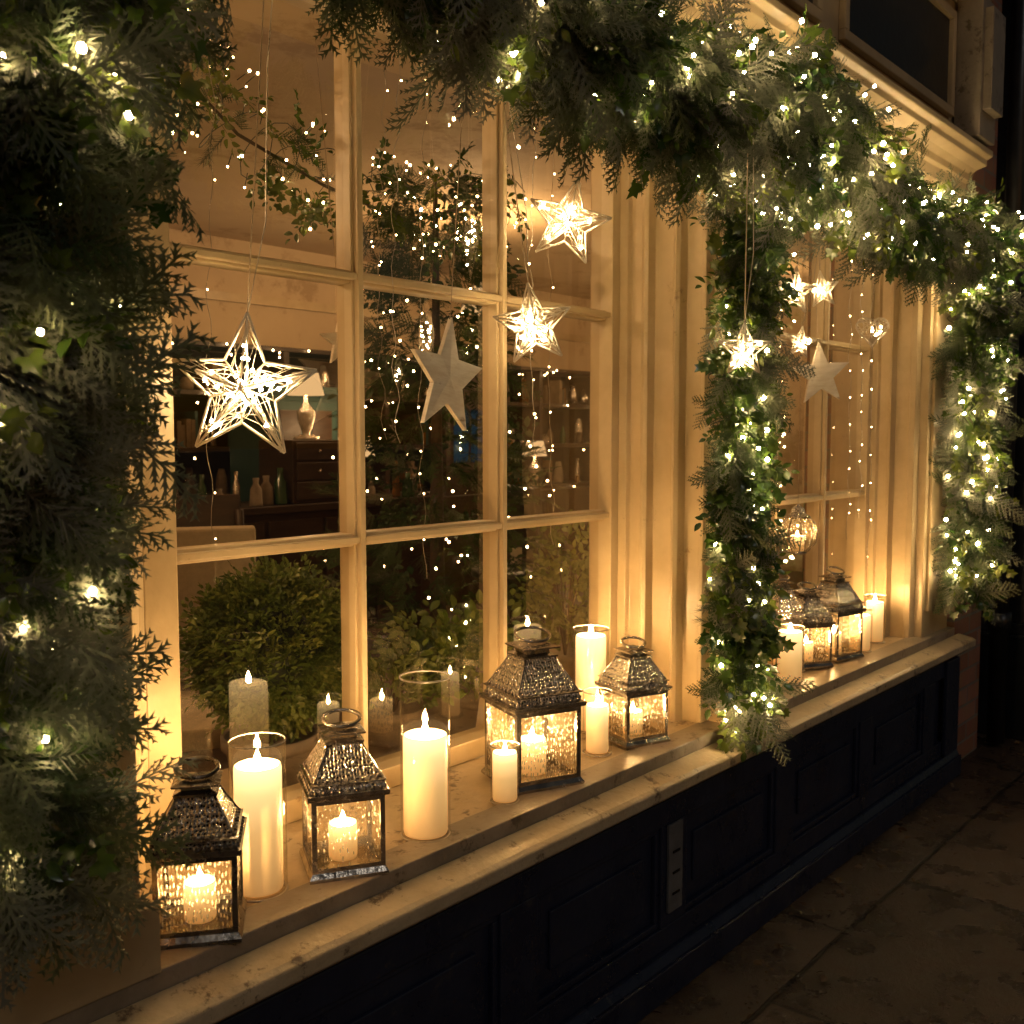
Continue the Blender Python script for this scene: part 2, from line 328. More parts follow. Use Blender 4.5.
b.box(.70,2.32,-.272,-.03,ZS-.04,ZS,'sill'); b.box(2.55,3.78,-.272,-.13,ZS-.04,ZS,'sill')
b.box(-1.2,4.06,-.345,-.273,ZS-.045,ZS+.006,'greysill')
b.prism([(-.346,ZS-.06),(-.346,ZS-.022),(-.40,ZS-.032),(-.412,ZS-.038),(-.412,ZS-.062),(-.40,ZS-.07)],-1.2,4.10,'sill','x')
b.prism([(-.34,ZS-.10),(-.34,ZS-.062),(-.395,ZS-.072),(-.385,ZS-.082),(-.365,ZS-.09)],-1.2,4.07,'greysill','x')
b.obj('window_sill',shop,.003)
b=MB()
b.box(-1.2,4.05,-.34,-.02,0,ZS-.10,'navy')
b.box(-1.2,4.06,-.385,-.34,0,.075,'navy'); b.prism([(-.34,.075),(-.378,.075),(-.365,.095),(-.34,.10)],-1.2,4.06,'navy','x')
b.box(-1.2,4.05,-.362,-.34,.40,ZS-.10,'navy')
xs=[-.9,-.3,.3,.88,1.46,2.02,2.60,3.18,3.76]
b.box(-1.2,4.05,-.358,-.34,.10,.155,'navy')
for i,x in enumerate(xs):
    b.box(x-.055,x+.055,-.36,-.34,.156,.399,'navy')
    if i<len(xs)-1:
        xa,xb=x+.055,xs[i+1]-.055
        for (a1,a2,z1,z2) in ((xa,xb,.157,.172),(xa,xb,.384,.398),(xa,xa+.015,.172,.384),(xb-.015,xb,.172,.384)):
            b.box(a1,a2,-.353,-.34,z1,z2,'navy')
        b.box(xa+.055,xb-.055,-.348,-.34,.215,.34,'navy')
b.box(3.90,4.04,-.375,-.36,.10,ZS-.10,'navy')
b.obj('stall_riser_panels',shop,.003)
b=MB(); b.box(1.985,2.045,-.368,-.361,.19,.40,'vent')
for k in range(3): b.box(2.0,2.03,-.371,-.368,.23+k*.05,.236+k*.05,'iron')
b.obj('vent_plate',shop,.001)
b=MB()
XA,XB,YB=-1.2,9,4.4
b.box(XA,XB,YB,YB+.1,0,2.7,'render'); b.box(XA-.1,XA,.0,YB,0,2.7,'render'); b.box(XB,XB+.1,-.1,YB,0,2.7,'render')
b.box(XA,XB,.04,YB,2.62,2.72,'render'); b.box(XA,XB,0,YB,-.02,.03,'floor')
b.box(4.05,XB,.0,.1,0,2.7,'render')
b.box(.7,3.9,.05,.5,.44,.5,'cream'); b.box(.7,3.9,.44,.48,.03,.44,'darkwood')
b.box(XA,XB,YB-.03,YB,2.2,2.26,'cream'); b.box(XA,XB,YB-.04,YB,0,.95,'darkwood')
b.box(2.3,2.57,.041,.1,.5,2.62,'render'); b.box(XA,.75,.041,.1,.03,2.62,'render')
b.box(.75,9,.041,.12,2.2,2.62,'render')
b.obj('interior_room',shop)

nb=empty('neighbouring_building')
b=MB(); b.box(4.10,4.44,-.33,.3,0,6.5,'brick'); b.box(4.44,12,-.05,.3,0,6.5,'brick'); b.obj('brick_wall_face',nb)
b=MB(); ox=.34
b.prism([(4.36+ox,-.05),(4.36+ox,-.42),(4.40+ox,-.46),(4.62+ox,-.46),(4.66+ox,-.42),(4.66+ox,-.05)],.5,4.0,'drain'); b.box(4.33+ox,4.69+ox,-.49,-.06,0,.45,'drain'); b.box(4.345+ox,4.675+ox,-.475,-.06,.45,.5,'drain'); b.box(5.2,6.0,-.1,-.05,0,2.3,'drain'); b.obj('doorway_pilaster',nb,.006)
dp=MB(); dp.tube([(4.52,-.38,.02),(4.52,-.38,5)],.036,'drain',14)
for z in (.5,1.9,3.4): dp.tube([(4.52,-.38,z),(4.52,-.38,z+.07)],.046,'drain',14); dp.box(4.46,4.58,-.34,-.05,z+.02,z+.05,'drain')
dp.obj('drainpipe')

b=MB(); b.add([(-60,-80,-.12),(80,-80,-.12),(80,60,-.12),(-60,60,-.12)],[(0,1,2,3)],'asphalt'); b.obj('road')
b=MB(); b.box(-30,60,-2.6,.0,-.11,0,'pave'); b.obj('pavement')
b=MB(); 
for k in range(40): b.box(-12+k*.9,-12+k*.9+.894,-2.75,-2.602,-.12,.003,'stone')
b.obj('kerb',bevel=.01)

# ---------------------------------------------------------------- foliage
def frond_template(seed,n=12,L=.16,bl=.06):
    r=np.random.default_rng(seed); V=[];F=[]
    def blade(p,d,l,w,nrm):
        side=np.cross(d,nrm); side/=np.linalg.norm(side)+1e-9
        o=len(V); V.extend([p-side*w*.5,p+side*w*.5,p+d*l*.55+side*w*.7,p+d*l,p+d*l*.55-side*w*.7]); F.extend([(o,o+1,o+2),(o,o+2,o+4),(o+4,o+2,o+3)])
    def tri(p,d,l,w,nrm):
        side=np.cross(d,nrm); side/=np.linalg.norm(side)+1e-9
        o=len(V); V.extend([p-side*w*.5,p+side*w*.5,p+d*l]); F.append((o,o+1,o+2))
    nz=np.array([0,0,1.])
    bend=r.uniform(.8,2.2)
    def pos(t): y=t*L; return np.array([.01*math.sin(3*t+seed),y,-bend*y*y])
    for i in range(n*2):
        t0=i/(n*2); blade(pos(t0),(pos(t0+.06)-pos(t0))/np.linalg.norm(pos(t0+.06)-pos(t0)),L/(n*2)*1.5,.003,nz)
    for i in range(n):
        t=(i+.6)/n
        for sgn in (-1,1):
            tt=min(1,t+sgn*.02); p=pos(tt); d0=pos(min(1.05,tt+.05))-pos(tt); d0/=np.linalg.norm(d0)
            a=R(r.uniform(38,58))*sgn
            d=np.array([d0[0]*math.cos(a)+d0[1]*math.sin(a),-d0[0]*math.sin(a)+d0[1]*math.cos(a),d0[2]+r.uniform(-.25,.15)]); d/=np.linalg.norm(d)
            l=bl*(1-t)**.6*r.uniform(.7,1.15)+.012
            blade(p,d,l,.0028,nz)
            m=max(2,int(l/.0085))
            for k in range(m):
                q=p+d*l*(k+.6)/m
                for s2 in (-1,1):
                    a2=R(r.uniform(30,50))*s2
                    d2=np.array([d[0]*math.cos(a2)+d[1]*math.sin(a2),-d[0]*math.sin(a2)+d[1]*math.cos(a2),d[2]+r.uniform(-.2,.2)])
                    tri(q,d2/np.linalg.norm(d2),.012*(1-k/m*.5)*r.uniform(.8,1.3),.0042,nz)
    return np.array(V),np.array(F)
def needle_template(seed,n=90,L=.13,nl=.05):
    r=np.random.default_rng(seed); V=[];F=[]
    for i in range(n):
        t=i/n; p=np.array([0,t*L,-.8*(t*L)**2]); a=r.uniform(0,6.28)
        d=np.array([math.cos(a)*.8,.75+.4*t,math.sin(a)*.8]); d/=np.linalg.norm(d)
        s=np.cross(d,r.normal(size=3)); s/=np.linalg.norm(s); l=nl*r.uniform(.6,1.1)
        o=len(V); V+= [p-s*.0012,p+s*.0012,p+d*l]; F.append((o,o+1,o+2))
    for k in range(4):
        a=k*math.pi/2; o=len(V); sx=np.array([math.cos(a),0,math.sin(a)])*.002
        V+=[sx,-sx,np.array([0,L,-.8*L*L])]; F.append((o,o+1,o+2))
    return np.array(V),np.array(F)
def leaf_outline(kind):
    if kind=='ivy':
        pts=[(0,0),(.35,-.12),(.62,.12),(.40,.38),(.52,.72),(.22,.66),(0,1.05)]
    else: pts=[(0,0),(.14,.12),(.27,.38),(.26,.62),(.13,.86),(0,1.0)]
    return pts
def leafsprig_template(seed,kind='ivy',n=7,L=.12,ls=.035,up=.2):
    r=np.random.default_rng(seed); V=[];F=[]
    pts=leaf_outline(kind)
    for i in range(n):
        t=(i+.5)/n; p=np.array([.008*math.sin(5*t+seed),t*L,-.6*(t*L)**2])
        a=(1 if i%2 else -1)*R(r.uniform(35,80)) if i<n-1 else 0
        d=np.array([math.sin(a),math.cos(a),r.uniform(-.3,up)]); d/=np.linalg.norm(d)
        nz=np.array([r.uniform(-.5,.5),r.uniform(-.5,.5),1.]); side=np.cross(d,nz); side/=np.linalg.norm(side); up_=np.cross(side,d)
        s=ls*r.uniform(.7,1.2); p=p+d*.006
        o=len(V); k=len(pts)
        for q in pts: V.append(p+d*q[1]*s+side*q[0]*s+up_*(abs(q[0])*.35-.2*q[1]**2)*s)
        for q in pts: V.append(p+d*q[1]*s-side*q[0]*s+up_*(abs(q[0])*.35-.2*q[1]**2)*s)
        c=len(V); V.append(p+d*.4*s)
        for j in range(k-1): F.append((c,o+j,o+j+1)); F.append((c,o+k+j+1,o+k+j))
        F.append((c,o,o+1))
    o=len(V); V+=[np.array([-.0015,0,0]),np.array([.0015,0,0]),np.array([0,L,-.6*L*L])]; F.append((o,o+1,o+2))
    return np.array(V),np.array(F)
FR=[frond_template(i,n=11+i%3,L=.15+.02*(i%3)) for i in range(5)]
ND=[needle_template(10+i) for i in range(3)]
IV=[leafsprig_template(20+i,'ivy',6,.13,.036) for i in range(4)]
LB=[leafsprig_template(30+i,'oval',9,.13,.038) for i in range(4)]
BX=[leafsprig_template(40+i,'oval',9,.05,.017,.6) for i in range(4)]
DL=[leafsprig_template(50+i,'oval',1,.01,.03,.3) for i in range(3)]

class Fol:
    def __init__(s): s.V=[];s.F=[];s.T=[];s.MI=[];s.n=0;s.mats=[]
    def scatter(s,tmpls,P,D,Nn,S,tint,mat):
        if mat not in s.mats: s.mats.append(mat)
        mi=s.mats.index(mat)
        D=D/np.linalg.norm(D,axis=1,keepdims=True)
        X=np.cross(D,Nn); X/=np.linalg.norm(X,axis=1,keepdims=True)+1e-9
        Z=np.cross(X,D)
        ch=rng.integers(0,len(tmpls),len(P))
        for k,(tv,tf) in enumerate(tmpls):
            ix=np.where(ch==k)[0]
            if len(ix)==0: continue
            v=P[ix][:,None,:]+S[ix][:,None,None]*(tv[None,:,0:1]*X[ix][:,None,:]+tv[None,:,1:2]*D[ix][:,None,:]+tv[None,:,2:3]*Z[ix][:,None,:])
            f=tf[None]+(np.arange(len(ix))*len(tv))[:,None,None]+s.n
            s.V.append(v.reshape(-1,3)); s.F.append(f.reshape(-1,3)); s.T.append(np.repeat(tint[ix],len(tv))); s.MI.append(np.full(len(ix)*len(tf),mi))
            s.n+=len(ix)*len(tv)
    def obj(s,name,parent=None,loc=None):
        V=np.concatenate(s.V).astype(np.float32);F=np.concatenate(s.F).astype(np.int32);T=np.concatenate(s.T).astype(np.float32);MI=np.concatenate(s.MI).astype(np.int32)
        me=bpy.data.meshes.new(name); me.vertices.add(len(V)); me.vertices.foreach_set('co',V.ravel())
        me.loops.add(len(F)*3); me.loops.foreach_set('vertex_index',F.ravel())
        me.polygons.add(len(F)); me.polygons.foreach_set('loop_start',np.arange(len(F),dtype=np.int32)*3)
        for m in s.mats: me.materials.append(M[m])
        me.polygons.foreach_set('material_index',MI)
        me.update(calc_edges=True)
        a=me.attributes.new('tint','FLOAT','POINT'); a.data.foreach_set('value',T)
        o=bpy.data.objects.new(name,me); col.objects.link(o)
        if parent: o.parent=parent
        if loc: o.location=loc
        return o
def path_sample(pts,n,jit=True):
    pts=np.array(pts,float); seg=np.linalg.norm(np.diff(pts[:,:3],axis=0),axis=1); cum=np.concatenate([[0],np.cumsum(seg)])
    t=rng.uniform(0,cum[-1],n) if jit else np.linspace(0,cum[-1],n)
    out=np.stack([np.interp(t,cum,pts[:,k]) for k in range(pts.shape[1])],1)
    e=.01; o2=np.stack([np.interp(t+e,cum,pts[:,k]) for k in range(3)],1); o1=np.stack([np.interp(t-e,cum,pts[:,k]) for k in range(3)],1)
    tan=o2-o1; tan/=np.linalg.norm(tan,axis=1,keepdims=True)+1e-9
    return out[:,:3],out[:,3],tan,cum[-1]
def garland(name,pts,nf,nn,ni,nl,nb,grey=.3,droop=.7,sc=.6,lsc=.6,bs=1.0,bm='bulb',ymax=-.33):
    e=empty(name); F=Fol()
    def pos(n,rmin,rmax):
        C,rad,tan,_=path_sample(pts,n)
        v=rng.normal(size=(n,3)); v[:,1]=-np.abs(v[:,1])*1.0+.25*np.abs(v[:,0]); v-=tan*np.sum(v*tan,1,keepdims=True); v/=np.linalg.norm(v,axis=1,keepdims=True)
        rr=rng.uniform(rmin,rmax,n)*rad
        return C+v*rr[:,None],v,tan
    def go(t,n,rmin,rmax,mat,tl,th,s0,s1,dr):
        if n==0:return
        P,v,tan=pos(n,rmin,rmax)
        sg=rng.choice([-1,1],n)[:,None]
        D=v*.75+tan*sg*rng.uniform(.1,.9,(n,1))+np.array([0,0,-1])*rng.uniform(.1,1.4,(n,1))*dr+rng.normal(size=(n,3))*.25
        Nn=v*.6+np.array([-.5,-.8,.3])+rng.normal(size=(n,3))*.5
        cl=.5+.5*np.sin(P[:,0]*9+P[:,2]*13+1.7*np.sin(P[:,2]*7))
        tint=tl+(th-tl)*np.clip(.5*rng.uniform(0,1,n)+.5*cl,0,1)
        F.scatter(t,P,D,Nn,rng.uniform(s0,s1,n),tint,mat)
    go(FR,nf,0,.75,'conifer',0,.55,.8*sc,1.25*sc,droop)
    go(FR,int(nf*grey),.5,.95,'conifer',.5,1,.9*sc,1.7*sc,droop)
    go(ND,nn,.2,.9,'needle',0,1,.9*sc,1.4*sc,droop)
    go(IV,ni,.5,1.05,'ivy',0,1,.8*lsc,1.5*lsc,droop); go(LB,nl,.4,1.05,'ivy',0,1,.8*lsc,1.4*lsc,droop)
    F.obj('foliage',e)
    s=MB(); s.tube([p[:3] for p in pts],.012 if bm=='bulb' else .004,'twig',6)
    P,v,tan=pos(nb,.8,1.5)
    Lc=MB()
    for i in range(nb):
        Lc.ball(P[i]+v[i]*.014,random.uniform(.0030,.0058)*bs,bm,6,4)
        Lc.tube([P[i]-v[i]*.02,P[i]+v[i]*.009],.0022*min(1,bs),'cable',4)
    C,rad,tan,Ln=path_sample(pts,int(40*len(pts)),False)
    w=[]
    for i in range(len(C)):
        a=i*.35+math.sin(i*.13)*1.5; t=Vector(tan[i]); u=t.cross(Vector((0,1,0.05))); u.normalize(); q=t.cross(u)
        rr=rad[i]*(.9+.2*math.sin(i*.6))
        pp=Vector(C[i])+(u*math.cos(a)+q*math.sin(a))*rr
        if pp.y>ymax: pp.y=ymax
        w.append(pp)
    s.tube(w,.0012,'cable',4)
    s.obj('stem_and_cable',e); Lc.obj('fairy_lights',e)
    return e
garland('christmas_garland',[(.66,-.42,2.15,.12),(.58,-.43,1.92,.12),(.48,-.44,1.7,.11),(.45,-.45,1.45,.10),(.45,-.45,1.2,.09),(.43,-.45,1.0,.075),(.46,-.44,.84,.06)],840,330,150,210,66,grey=.6,droop=1.0,sc=.64,lsc=.55,bs=1.0)
garland('christmas_garland',[(.3,-.42,2.18,.09),(.7,-.42,2.12,.09),(1.05,-.42,2.08,.08),(1.4,-.42,2.035,.08),(1.75,-.42,2.01,.09),(2.1,-.42,2.03,.12),(2.4,-.42,2.07,.16)],920,360,130,260,125,grey=.6,droop=.9,sc=.64)
garland('christmas_garland',[(2.3,-.42,2.08,.16),(2.6,-.42,2.04,.13),(2.95,-.42,1.97,.08),(3.3,-.42,1.95,.075),(3.65,-.42,1.98,.085),(3.95,-.42,2.02,.11)],590,200,130,230,115,grey=.5,droop=.8,sc=.62,bs=1.15)
garland('christmas_garland',[(2.30,-.40,2.05,.13),(2.25,-.39,1.8,.08),(2.22,-.385,1.5,.055),(2.22,-.385,1.2,.048),(2.22,-.39,.9,.05),(2.22,-.40,.70,.055),(2.26,-.42,.61,.05)],360,60,220,220,75,grey=.4,droop=.9,sc=.54,lsc=.55,bs=1.1)
garland('christmas_garland',[(3.92,-.40,2.04,.11),(3.92,-.40,1.7,.09),(3.92,-.40,1.3,.085),(3.92,-.40,1.0,.085),(3.90,-.40,.74,.07)],430,80,190,180,90,grey=.4,droop=.9,sc=.66,bs=1.25)
# sparse lit branches, added to stand in for reflections in the upper panes
garland('reflection_branch',[(1.15,.34,2.08,.07),(1.35,.36,1.96,.08),(1.6,.38,1.90,.08),(1.9,.40,1.86,.09),(2.3,.42,2.0,.09)],26,10,14,60,75,grey=.3,droop=.6,sc=.5,lsc=.5,bs=.62,bm='bulb_in',ymax=.6)

# ---------------------------------------------------------------- candles & lanterns
def candle_parts(b,x,y,z,r,h,wax_name,parent,fs=1.0):
    w=MB(); top=z+h
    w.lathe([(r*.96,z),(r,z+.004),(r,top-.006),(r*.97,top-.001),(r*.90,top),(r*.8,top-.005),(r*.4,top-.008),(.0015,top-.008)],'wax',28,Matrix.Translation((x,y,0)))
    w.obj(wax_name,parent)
    b.tube([(x,y,top-.008),(x+.001,y,top+.004)],.001,'iron',5)
    b.lathe([(q*fs,top-.003+w_*fs*.72) for q,w_ in((.0008,0),(.0045,.005),(.0064,.012),(.0052,.021),(.0024,.031),(.0003,.041))],'flame',7,Matrix.Translation((x,y,0)))
def jar_candle(x,y,rg,hg,rc,hc,fs=1.0):
    e=empty('candle_in_glass_jar',(x,y,ZS)); b=MB()
    candle_parts(b,0,0,.008,rc,hc,'wax_pillar',e,fs)
    b.lathe([(.001,.004),(rg*.7,.004),(rg*.96,.006),(rg,.012),(rg,hg)],'jar',36,caps=False)
    b.tube([(rg*math.cos(a),rg*math.sin(a),hg) for a in np.linspace(0,2*math.pi,36,endpoint=False)],.0016,'silverclear',5,True)
    b.tube([(rg*.97*math.cos(a),rg*.97*math.sin(a),.005) for a in np.linspace(0,2*math.pi,36,endpoint=False)],.0022,'silverclear',5,True)
    b.obj('glass_and_flame',e); return e
def lantern(x,y,w,h,rot,fs=.8,z=ZS,metal='lmetal',frame='ldark'):
    e=empty('candle_lantern',(x,y,z),R(rot)); b=MB(); a=w/2
    hb=h*.52; t=.055*w
    b.sq([(a*1.04,.004),(a*1.08,.007),(a*1.08,.012),(a*1.0,.02)],frame)
    for sx in(-1,1):
        for sy in(-1,1):
            b.ball((sx*a*.9,sy*a*.9,.003),.005,frame,8,4)
            b.box(sx*a-sx*t*1.2,sx*a,sy*a-sy*t*1.2,sy*a,.02,hb,frame)
    for z0,z1 in((.0205,.02+t*1.1),(hb-t*1.3,hb)):
        for s_ in(-1,1):
            b.box(-a+t*1.2,a-t*1.2,s_*(a-.0005)-s_*t*.8,s_*(a-.0005),z0,z1,frame); b.box(s_*(a-.0005)-s_*t*.8,s_*(a-.0005),-a+t*1.2,a-t*1.2,z0,z1,frame)
    H=h*.30
    b.sq([(a*1.10,hb),(a*1.12,hb+.004),(a*1.12,hb+.009),(a*1.0,hb+.012)],frame); b.sq([(a*1.0,hb+.012),(a*.96,hb+.28*H)],metal); b.sq([(a*1.02,hb+.28*H),(a*1.04,hb+.31*H),(a*.94,hb+.34*H)],frame)
    b.sq([(a*.93,hb+.34*H),(a*.84,hb+.45*H),(a*.74,hb+.6*H),(a*.60,hb+.78*H),(a*.46,hb+H)],metal)
    zc=hb+H
    b.sq([(a*.52,zc),(a*.54,zc+.004),(a*.36,zc+.008),(a*.34,zc+h*.05),(a*.56,zc+h*.056),(a*.58,zc+h*.066),(a*.30,zc+h*.085),(a*.08,zc+h*.10),(.003,zc+h*.105)],frame)
    n=9
    for i in range(n):
        u=-a+2*a*(i+.5)/n
        for s_ in(-1,1):
            b.ball((u,s_*a*1.03,hb+.16*H),.0038,frame,6,4); b.ball((s_*a*1.03,u,hb+.16*H),.0038,frame,6,4)
            b.ball((u*.9,s_*a*.95,hb+.36*H),.003,frame,6,4); b.ball((s_*a*.95,u*.9,hb+.36*H),.003,frame,6,4)
    # raised ribs on the roof hips
    for sx in(-1,1):
        for sy in(-1,1):
            b.tube([(sx*q*a,sy*q*a,hb+k*H) for q,k in((.93,.34),(.84,.45),(.74,.6),(.60,.78),(.46,1.0))],.0022,frame,5)
    rr=w*.20; c=Vector((0,0,zc+h*.10+rr*.35)); tl=R(65)
    b.tube([c+Vector((rr*1.3*math.cos(k),rr*math.sin(k)*math.sin(tl),rr*.8*math.sin(k)*math.cos(tl))) for k in np.linspace(0,2*math.pi,22,endpoint=False)],.0036,frame,6,True)
    g=a-.4*t
    for s_ in(-1,1):
        b.add([(-g,s_*g,.022),(g,s_*g,.022),(g,s_*g,hb-.003),(-g,s_*g,hb-.003)],[(0,1,2,3)],'rib')
        b.add([(s_*g,-g,.022),(s_*g,g,.022),(s_*g,g,hb-.003),(s_*g,-g,hb-.003)],[(0,1,2,3)],'rib')
    candle_parts(b,0,0,.02,w*.2,hb*.42,'wax_pillar',e,fs)
    b.obj('metal_and_glass',e); return e
lantern(.82,-.275,.118,.262,-38,.8,frame='lblack')
jar_candle(.954,-.235,.045,.252,.038,.205)
lantern(1.106,-.262,.122,.275,-30,.8)
jar_candle(1.296,-.270,.046,.30,.041,.185)
jar_candle(1.521,-.268,.029,.12,.025,.098,.75)
lantern(1.659,-.225,.152,.335,-22,.95)
jar_candle(2.047,-.094,.045,.26,.038,.235)
jar_candle(1.90,-.222,.034,.15,.026,.11,.75)
lantern(2.042,-.225,.120,.255,-20,.8)
jar_candle(2.84,-.25,.042,.17,.036,.15,.9)
lantern(3.26,-.205,.13,.31,-15,.85); lantern(3.08,-.19,.115,.275,-30,.8); lantern(2.95,-.165,.10,.32,-25,.75)
jar_candle(3.42,-.23,.04,.15,.034,.12,.8); jar_candle(3.60,-.21,.038,.17,.03,.14,.8)
def round_lantern(x,y,z,r):
    e=empty('hanging_round_lantern',(x,y,z)); b=MB()
    b.lathe([(r*.25,-r*1.15),(r*.5,-r*1.05),(r*.55,-r*.95)],'ldark',20)
    b.lathe([(r*.55,-r*.95),(r*.9,-r*.5),(r,0),(r*.9,r*.45),(r*.62,r*.8)],'rib',20,caps=False)
    b.lathe([(r*.66,r*.78),(r*.66,r*.86),(r*.4,r*1.0),(r*.3,r*1.25),(r*.12,r*1.4),(.002,r*1.5)],'lmetal',20)
    for k in range(10):
        a=2*math.pi*k/10; b.tube([(q*math.cos(a)*1.01,q*math.sin(a)*1.01,w_) for q,w_ in((r*.55,-r*.95),(r*.9,-r*.5),(r,0),(r*.9,r*.45),(r*.62,r*.8))],.0018,'ldark',4)
    b.tube([(0,0,r*1.5),(0,0,2.1-z)],.001,'cord',4)
    candle_parts(b,0,0,-r*.95,r*.35,r*.8,'wax_pillar',e,.6); b.obj('lantern_body',e)
round_lantern(2.98,-.20,1.0,.06)

# ---------------------------------------------------------------- stars
def starpts(Rr,ri):
    return [Vector(((Rr if i%2==0 else ri)*math.sin(i*math.pi/5),0,(Rr if i%2==0 else ri)*math.cos(i*math.pi/5))) for i in range(10)]
def wire_star(x,y,z,Rr,rot,nb=14,tilt=0,wr=.0022):
    e=empty('hanging_wire_star',(x,y,z)); e.rotation_euler=(0,R(tilt),R(rot)); b=MB()
    P=starpts(Rr,Rr*.45); cf=Vector((0,-Rr*.2,0)); cb=Vector((0,Rr*.2,0))
    for i in range(10):
        b.tube([P[i],P[(i+1)%10]],wr,'wire',6)
        for c in(cf,cb): b.tube([P[i],c],wr*(.6 if i%2==0 else .4),'wire',5)
    rnd=random.Random(int(x*1000))
    for k in range(150):
        i=rnd.randrange(10); c=rnd.choice((cf,cb)); A,B,C=P[i],P[(i+1)%10],c
        s,t=rnd.random(),rnd.random(); p=A.lerp(C,s); q=B.lerp(C,t) if rnd.random()<.7 else A.lerp(B,t)
        mid=(p+q)/2+Vector((rnd.uniform(-1,1),rnd.uniform(-1,1),rnd.uniform(-1,1)))*Rr*.05
        b.tube([p,mid,q],.0007,'wire',3)
    b.tube([(0,0,Rr),(.001,0,2.15-z)],.0013,'cord',4); b.tube([(0,0,Rr*.98),(.02,.01,Rr+.15),(.012,.0,Rr+.4),(.018,0,2.15-z)],.0011,'silverclear',4)
    for k in range(nb):
        i=rnd.randrange(5)*2; s=rnd.uniform(0,.7)**1.3; p=P[i]*s+Vector((rnd.uniform(-.12,.12)*Rr,rnd.uniform(-.12,.12)*Rr,rnd.uniform(-.12,.12)*Rr))
        b.ball(p,.0034,'bulb',6,4)
    b.obj('wire_frame_and_bulbs',e)
def wood_star(x,y,z,Rr,rot,tilt=0):
    e=empty('hanging_wooden_star',(x,y,z)); e.rotation_euler=(0,R(tilt),R(rot)); b=MB()
    P=starpts(Rr,Rr*.42); d=.005
    vs=[p+Vector((0,-d,0)) for p in P]+[p+Vector((0,d,0)) for p in P]+[(0,-Rr*.07,0),(0,Rr*.07,0)]
    fs=[]
    for i in range(10):
        j=(i+1)%10; fs+= [(20,i,j)[::-1],(21,j+10,i+10)[::-1],(i,j,j+10,i+10)]
    b.add(vs,fs,'wood_white'); b.tube([(0,0,Rr-.008),(0,0,2.15-z)],.0012,'cord',4)
    b.tube([(.006*math.cos(k),0,Rr+.002+.006*math.sin(k)) for k in np.linspace(0,6.28,10,endpoint=False)],.001,'iron',4,True)
    b.obj('star_panel',e,.002)
wire_star(1.0,-.15,1.378,.125,-48,30,4,.0026)
wood_star(1.48,-.15,1.416,.122,8,6)
wood_star(1.42,.10,1.50,.055,-10,-5)
wire_star(1.752,-.15,1.543,.092,-40,18,-8)
wire_star(1.876,-.15,1.784,.10,-45,20,12)
wire_star(2.02,-.52,1.485,.06,-45,10,0,.0018)
wood_star(3.01,-.25,1.487,.10,-40,-5)
wire_star(2.82,-.25,1.72,.07,-40,12,5); wire_star(3.12,-.2,1.76,.06,-40,10,-8,.0018); wire_star(2.93,-.22,1.58,.05,-35,8,8,.0016)
e=empty('hanging_wire_heart',(3.41,-.25,1.653),R(-45)); b=MB()
hp=[Vector((.055/16*16*math.sin(t)**3,0,.055/16*(13*math.cos(t)-5*math.cos(2*t)-2*math.cos(3*t)-math.cos(4*t)))) for t in np.linspace(0,2*math.pi,30,endpoint=False)]
b.tube(hp,.003,'wire',6,True)
for k in range(70): b.tube([random.choice(hp),random.choice(hp)],.001,'wire',3)
for k in range(9): b.ball(random.choice(hp)*random.uniform(0,.8),.003,'bulb',6,4)
b.tube([(0,0,.03),(0,0,2.15-1.653)],.0012,'cord',4); b.obj('heart_frame',e)
def strand(x,y,z0,z1,n,m='bulb_in'):
    b=MB(); pts=[]
    for i in range(40):
        t=i/39; pts.append((x+.006*math.sin(i*1.3+x*9)+.012*math.sin(t*5+x),y+.004*math.cos(i),z1+(z0-z1)*t))
    b.tube(pts,.0009,'silverclear',4)
    for i in range(n):
        p=pts[int((i+.1+.8*random.random())/n*39)]; b.ball((p[0]+.004,p[1],p[2]),random.uniform(.0014,.0026),m,5,3)
    b.obj('string_lights')
for x in (1.08,1.43,1.50,1.62,1.86,2.08): strand(x,-.06 if x in(1.43,1.86) else .06,random.uniform(.75,1.3),2.14,random.randint(7,12))
for x in (2.75,2.88,3.15,3.45,3.55,3.64): strand(x,-.16 if x>3.4 else -.05,random.uniform(.8,1.2),2.14,random.randint(12,18))

# ---------------------------------------------------------------- indoor plants
def topiary(x,y,z,r):
    e=empty('topiary_bush',(x,y,0)); F=Fol(); n=1400
    v=rng.normal(size=(n,3)); v/=np.linalg.norm(v,axis=1,keepdims=True)
    lump=1+.05*np.sin(v[:,0]*7+1)*np.sin(v[:,2]*6)+.04*np.sin(v[:,1]*11+v[:,2]*5)
    P=v*(rng.uniform(.72,.95,n)*lump*r)[:,None]+np.array([0,0,z])
    D=v+rng.normal(size=(n,3))*.45+np.array([0,0,.2])
    F.scatter(BX,P,D,v*.5+rng.normal(size=(n,3))*.5+np.array([0,0,1]),rng.uniform(.7,1.1,n),rng.uniform(0,1,n),'box')
    F.obj('clipped_leaves',e)
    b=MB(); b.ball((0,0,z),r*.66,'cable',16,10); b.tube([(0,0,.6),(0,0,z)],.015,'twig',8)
    b.lathe([(.07,.5),(.075,.505),(.095,.62),(.105,.625),(.105,.65),(.095,.65),(.09,.635),(.001,.63)],'terracotta',28); b.obj('pot_and_stem',e)
topiary(1.32,.24,.835,.16)
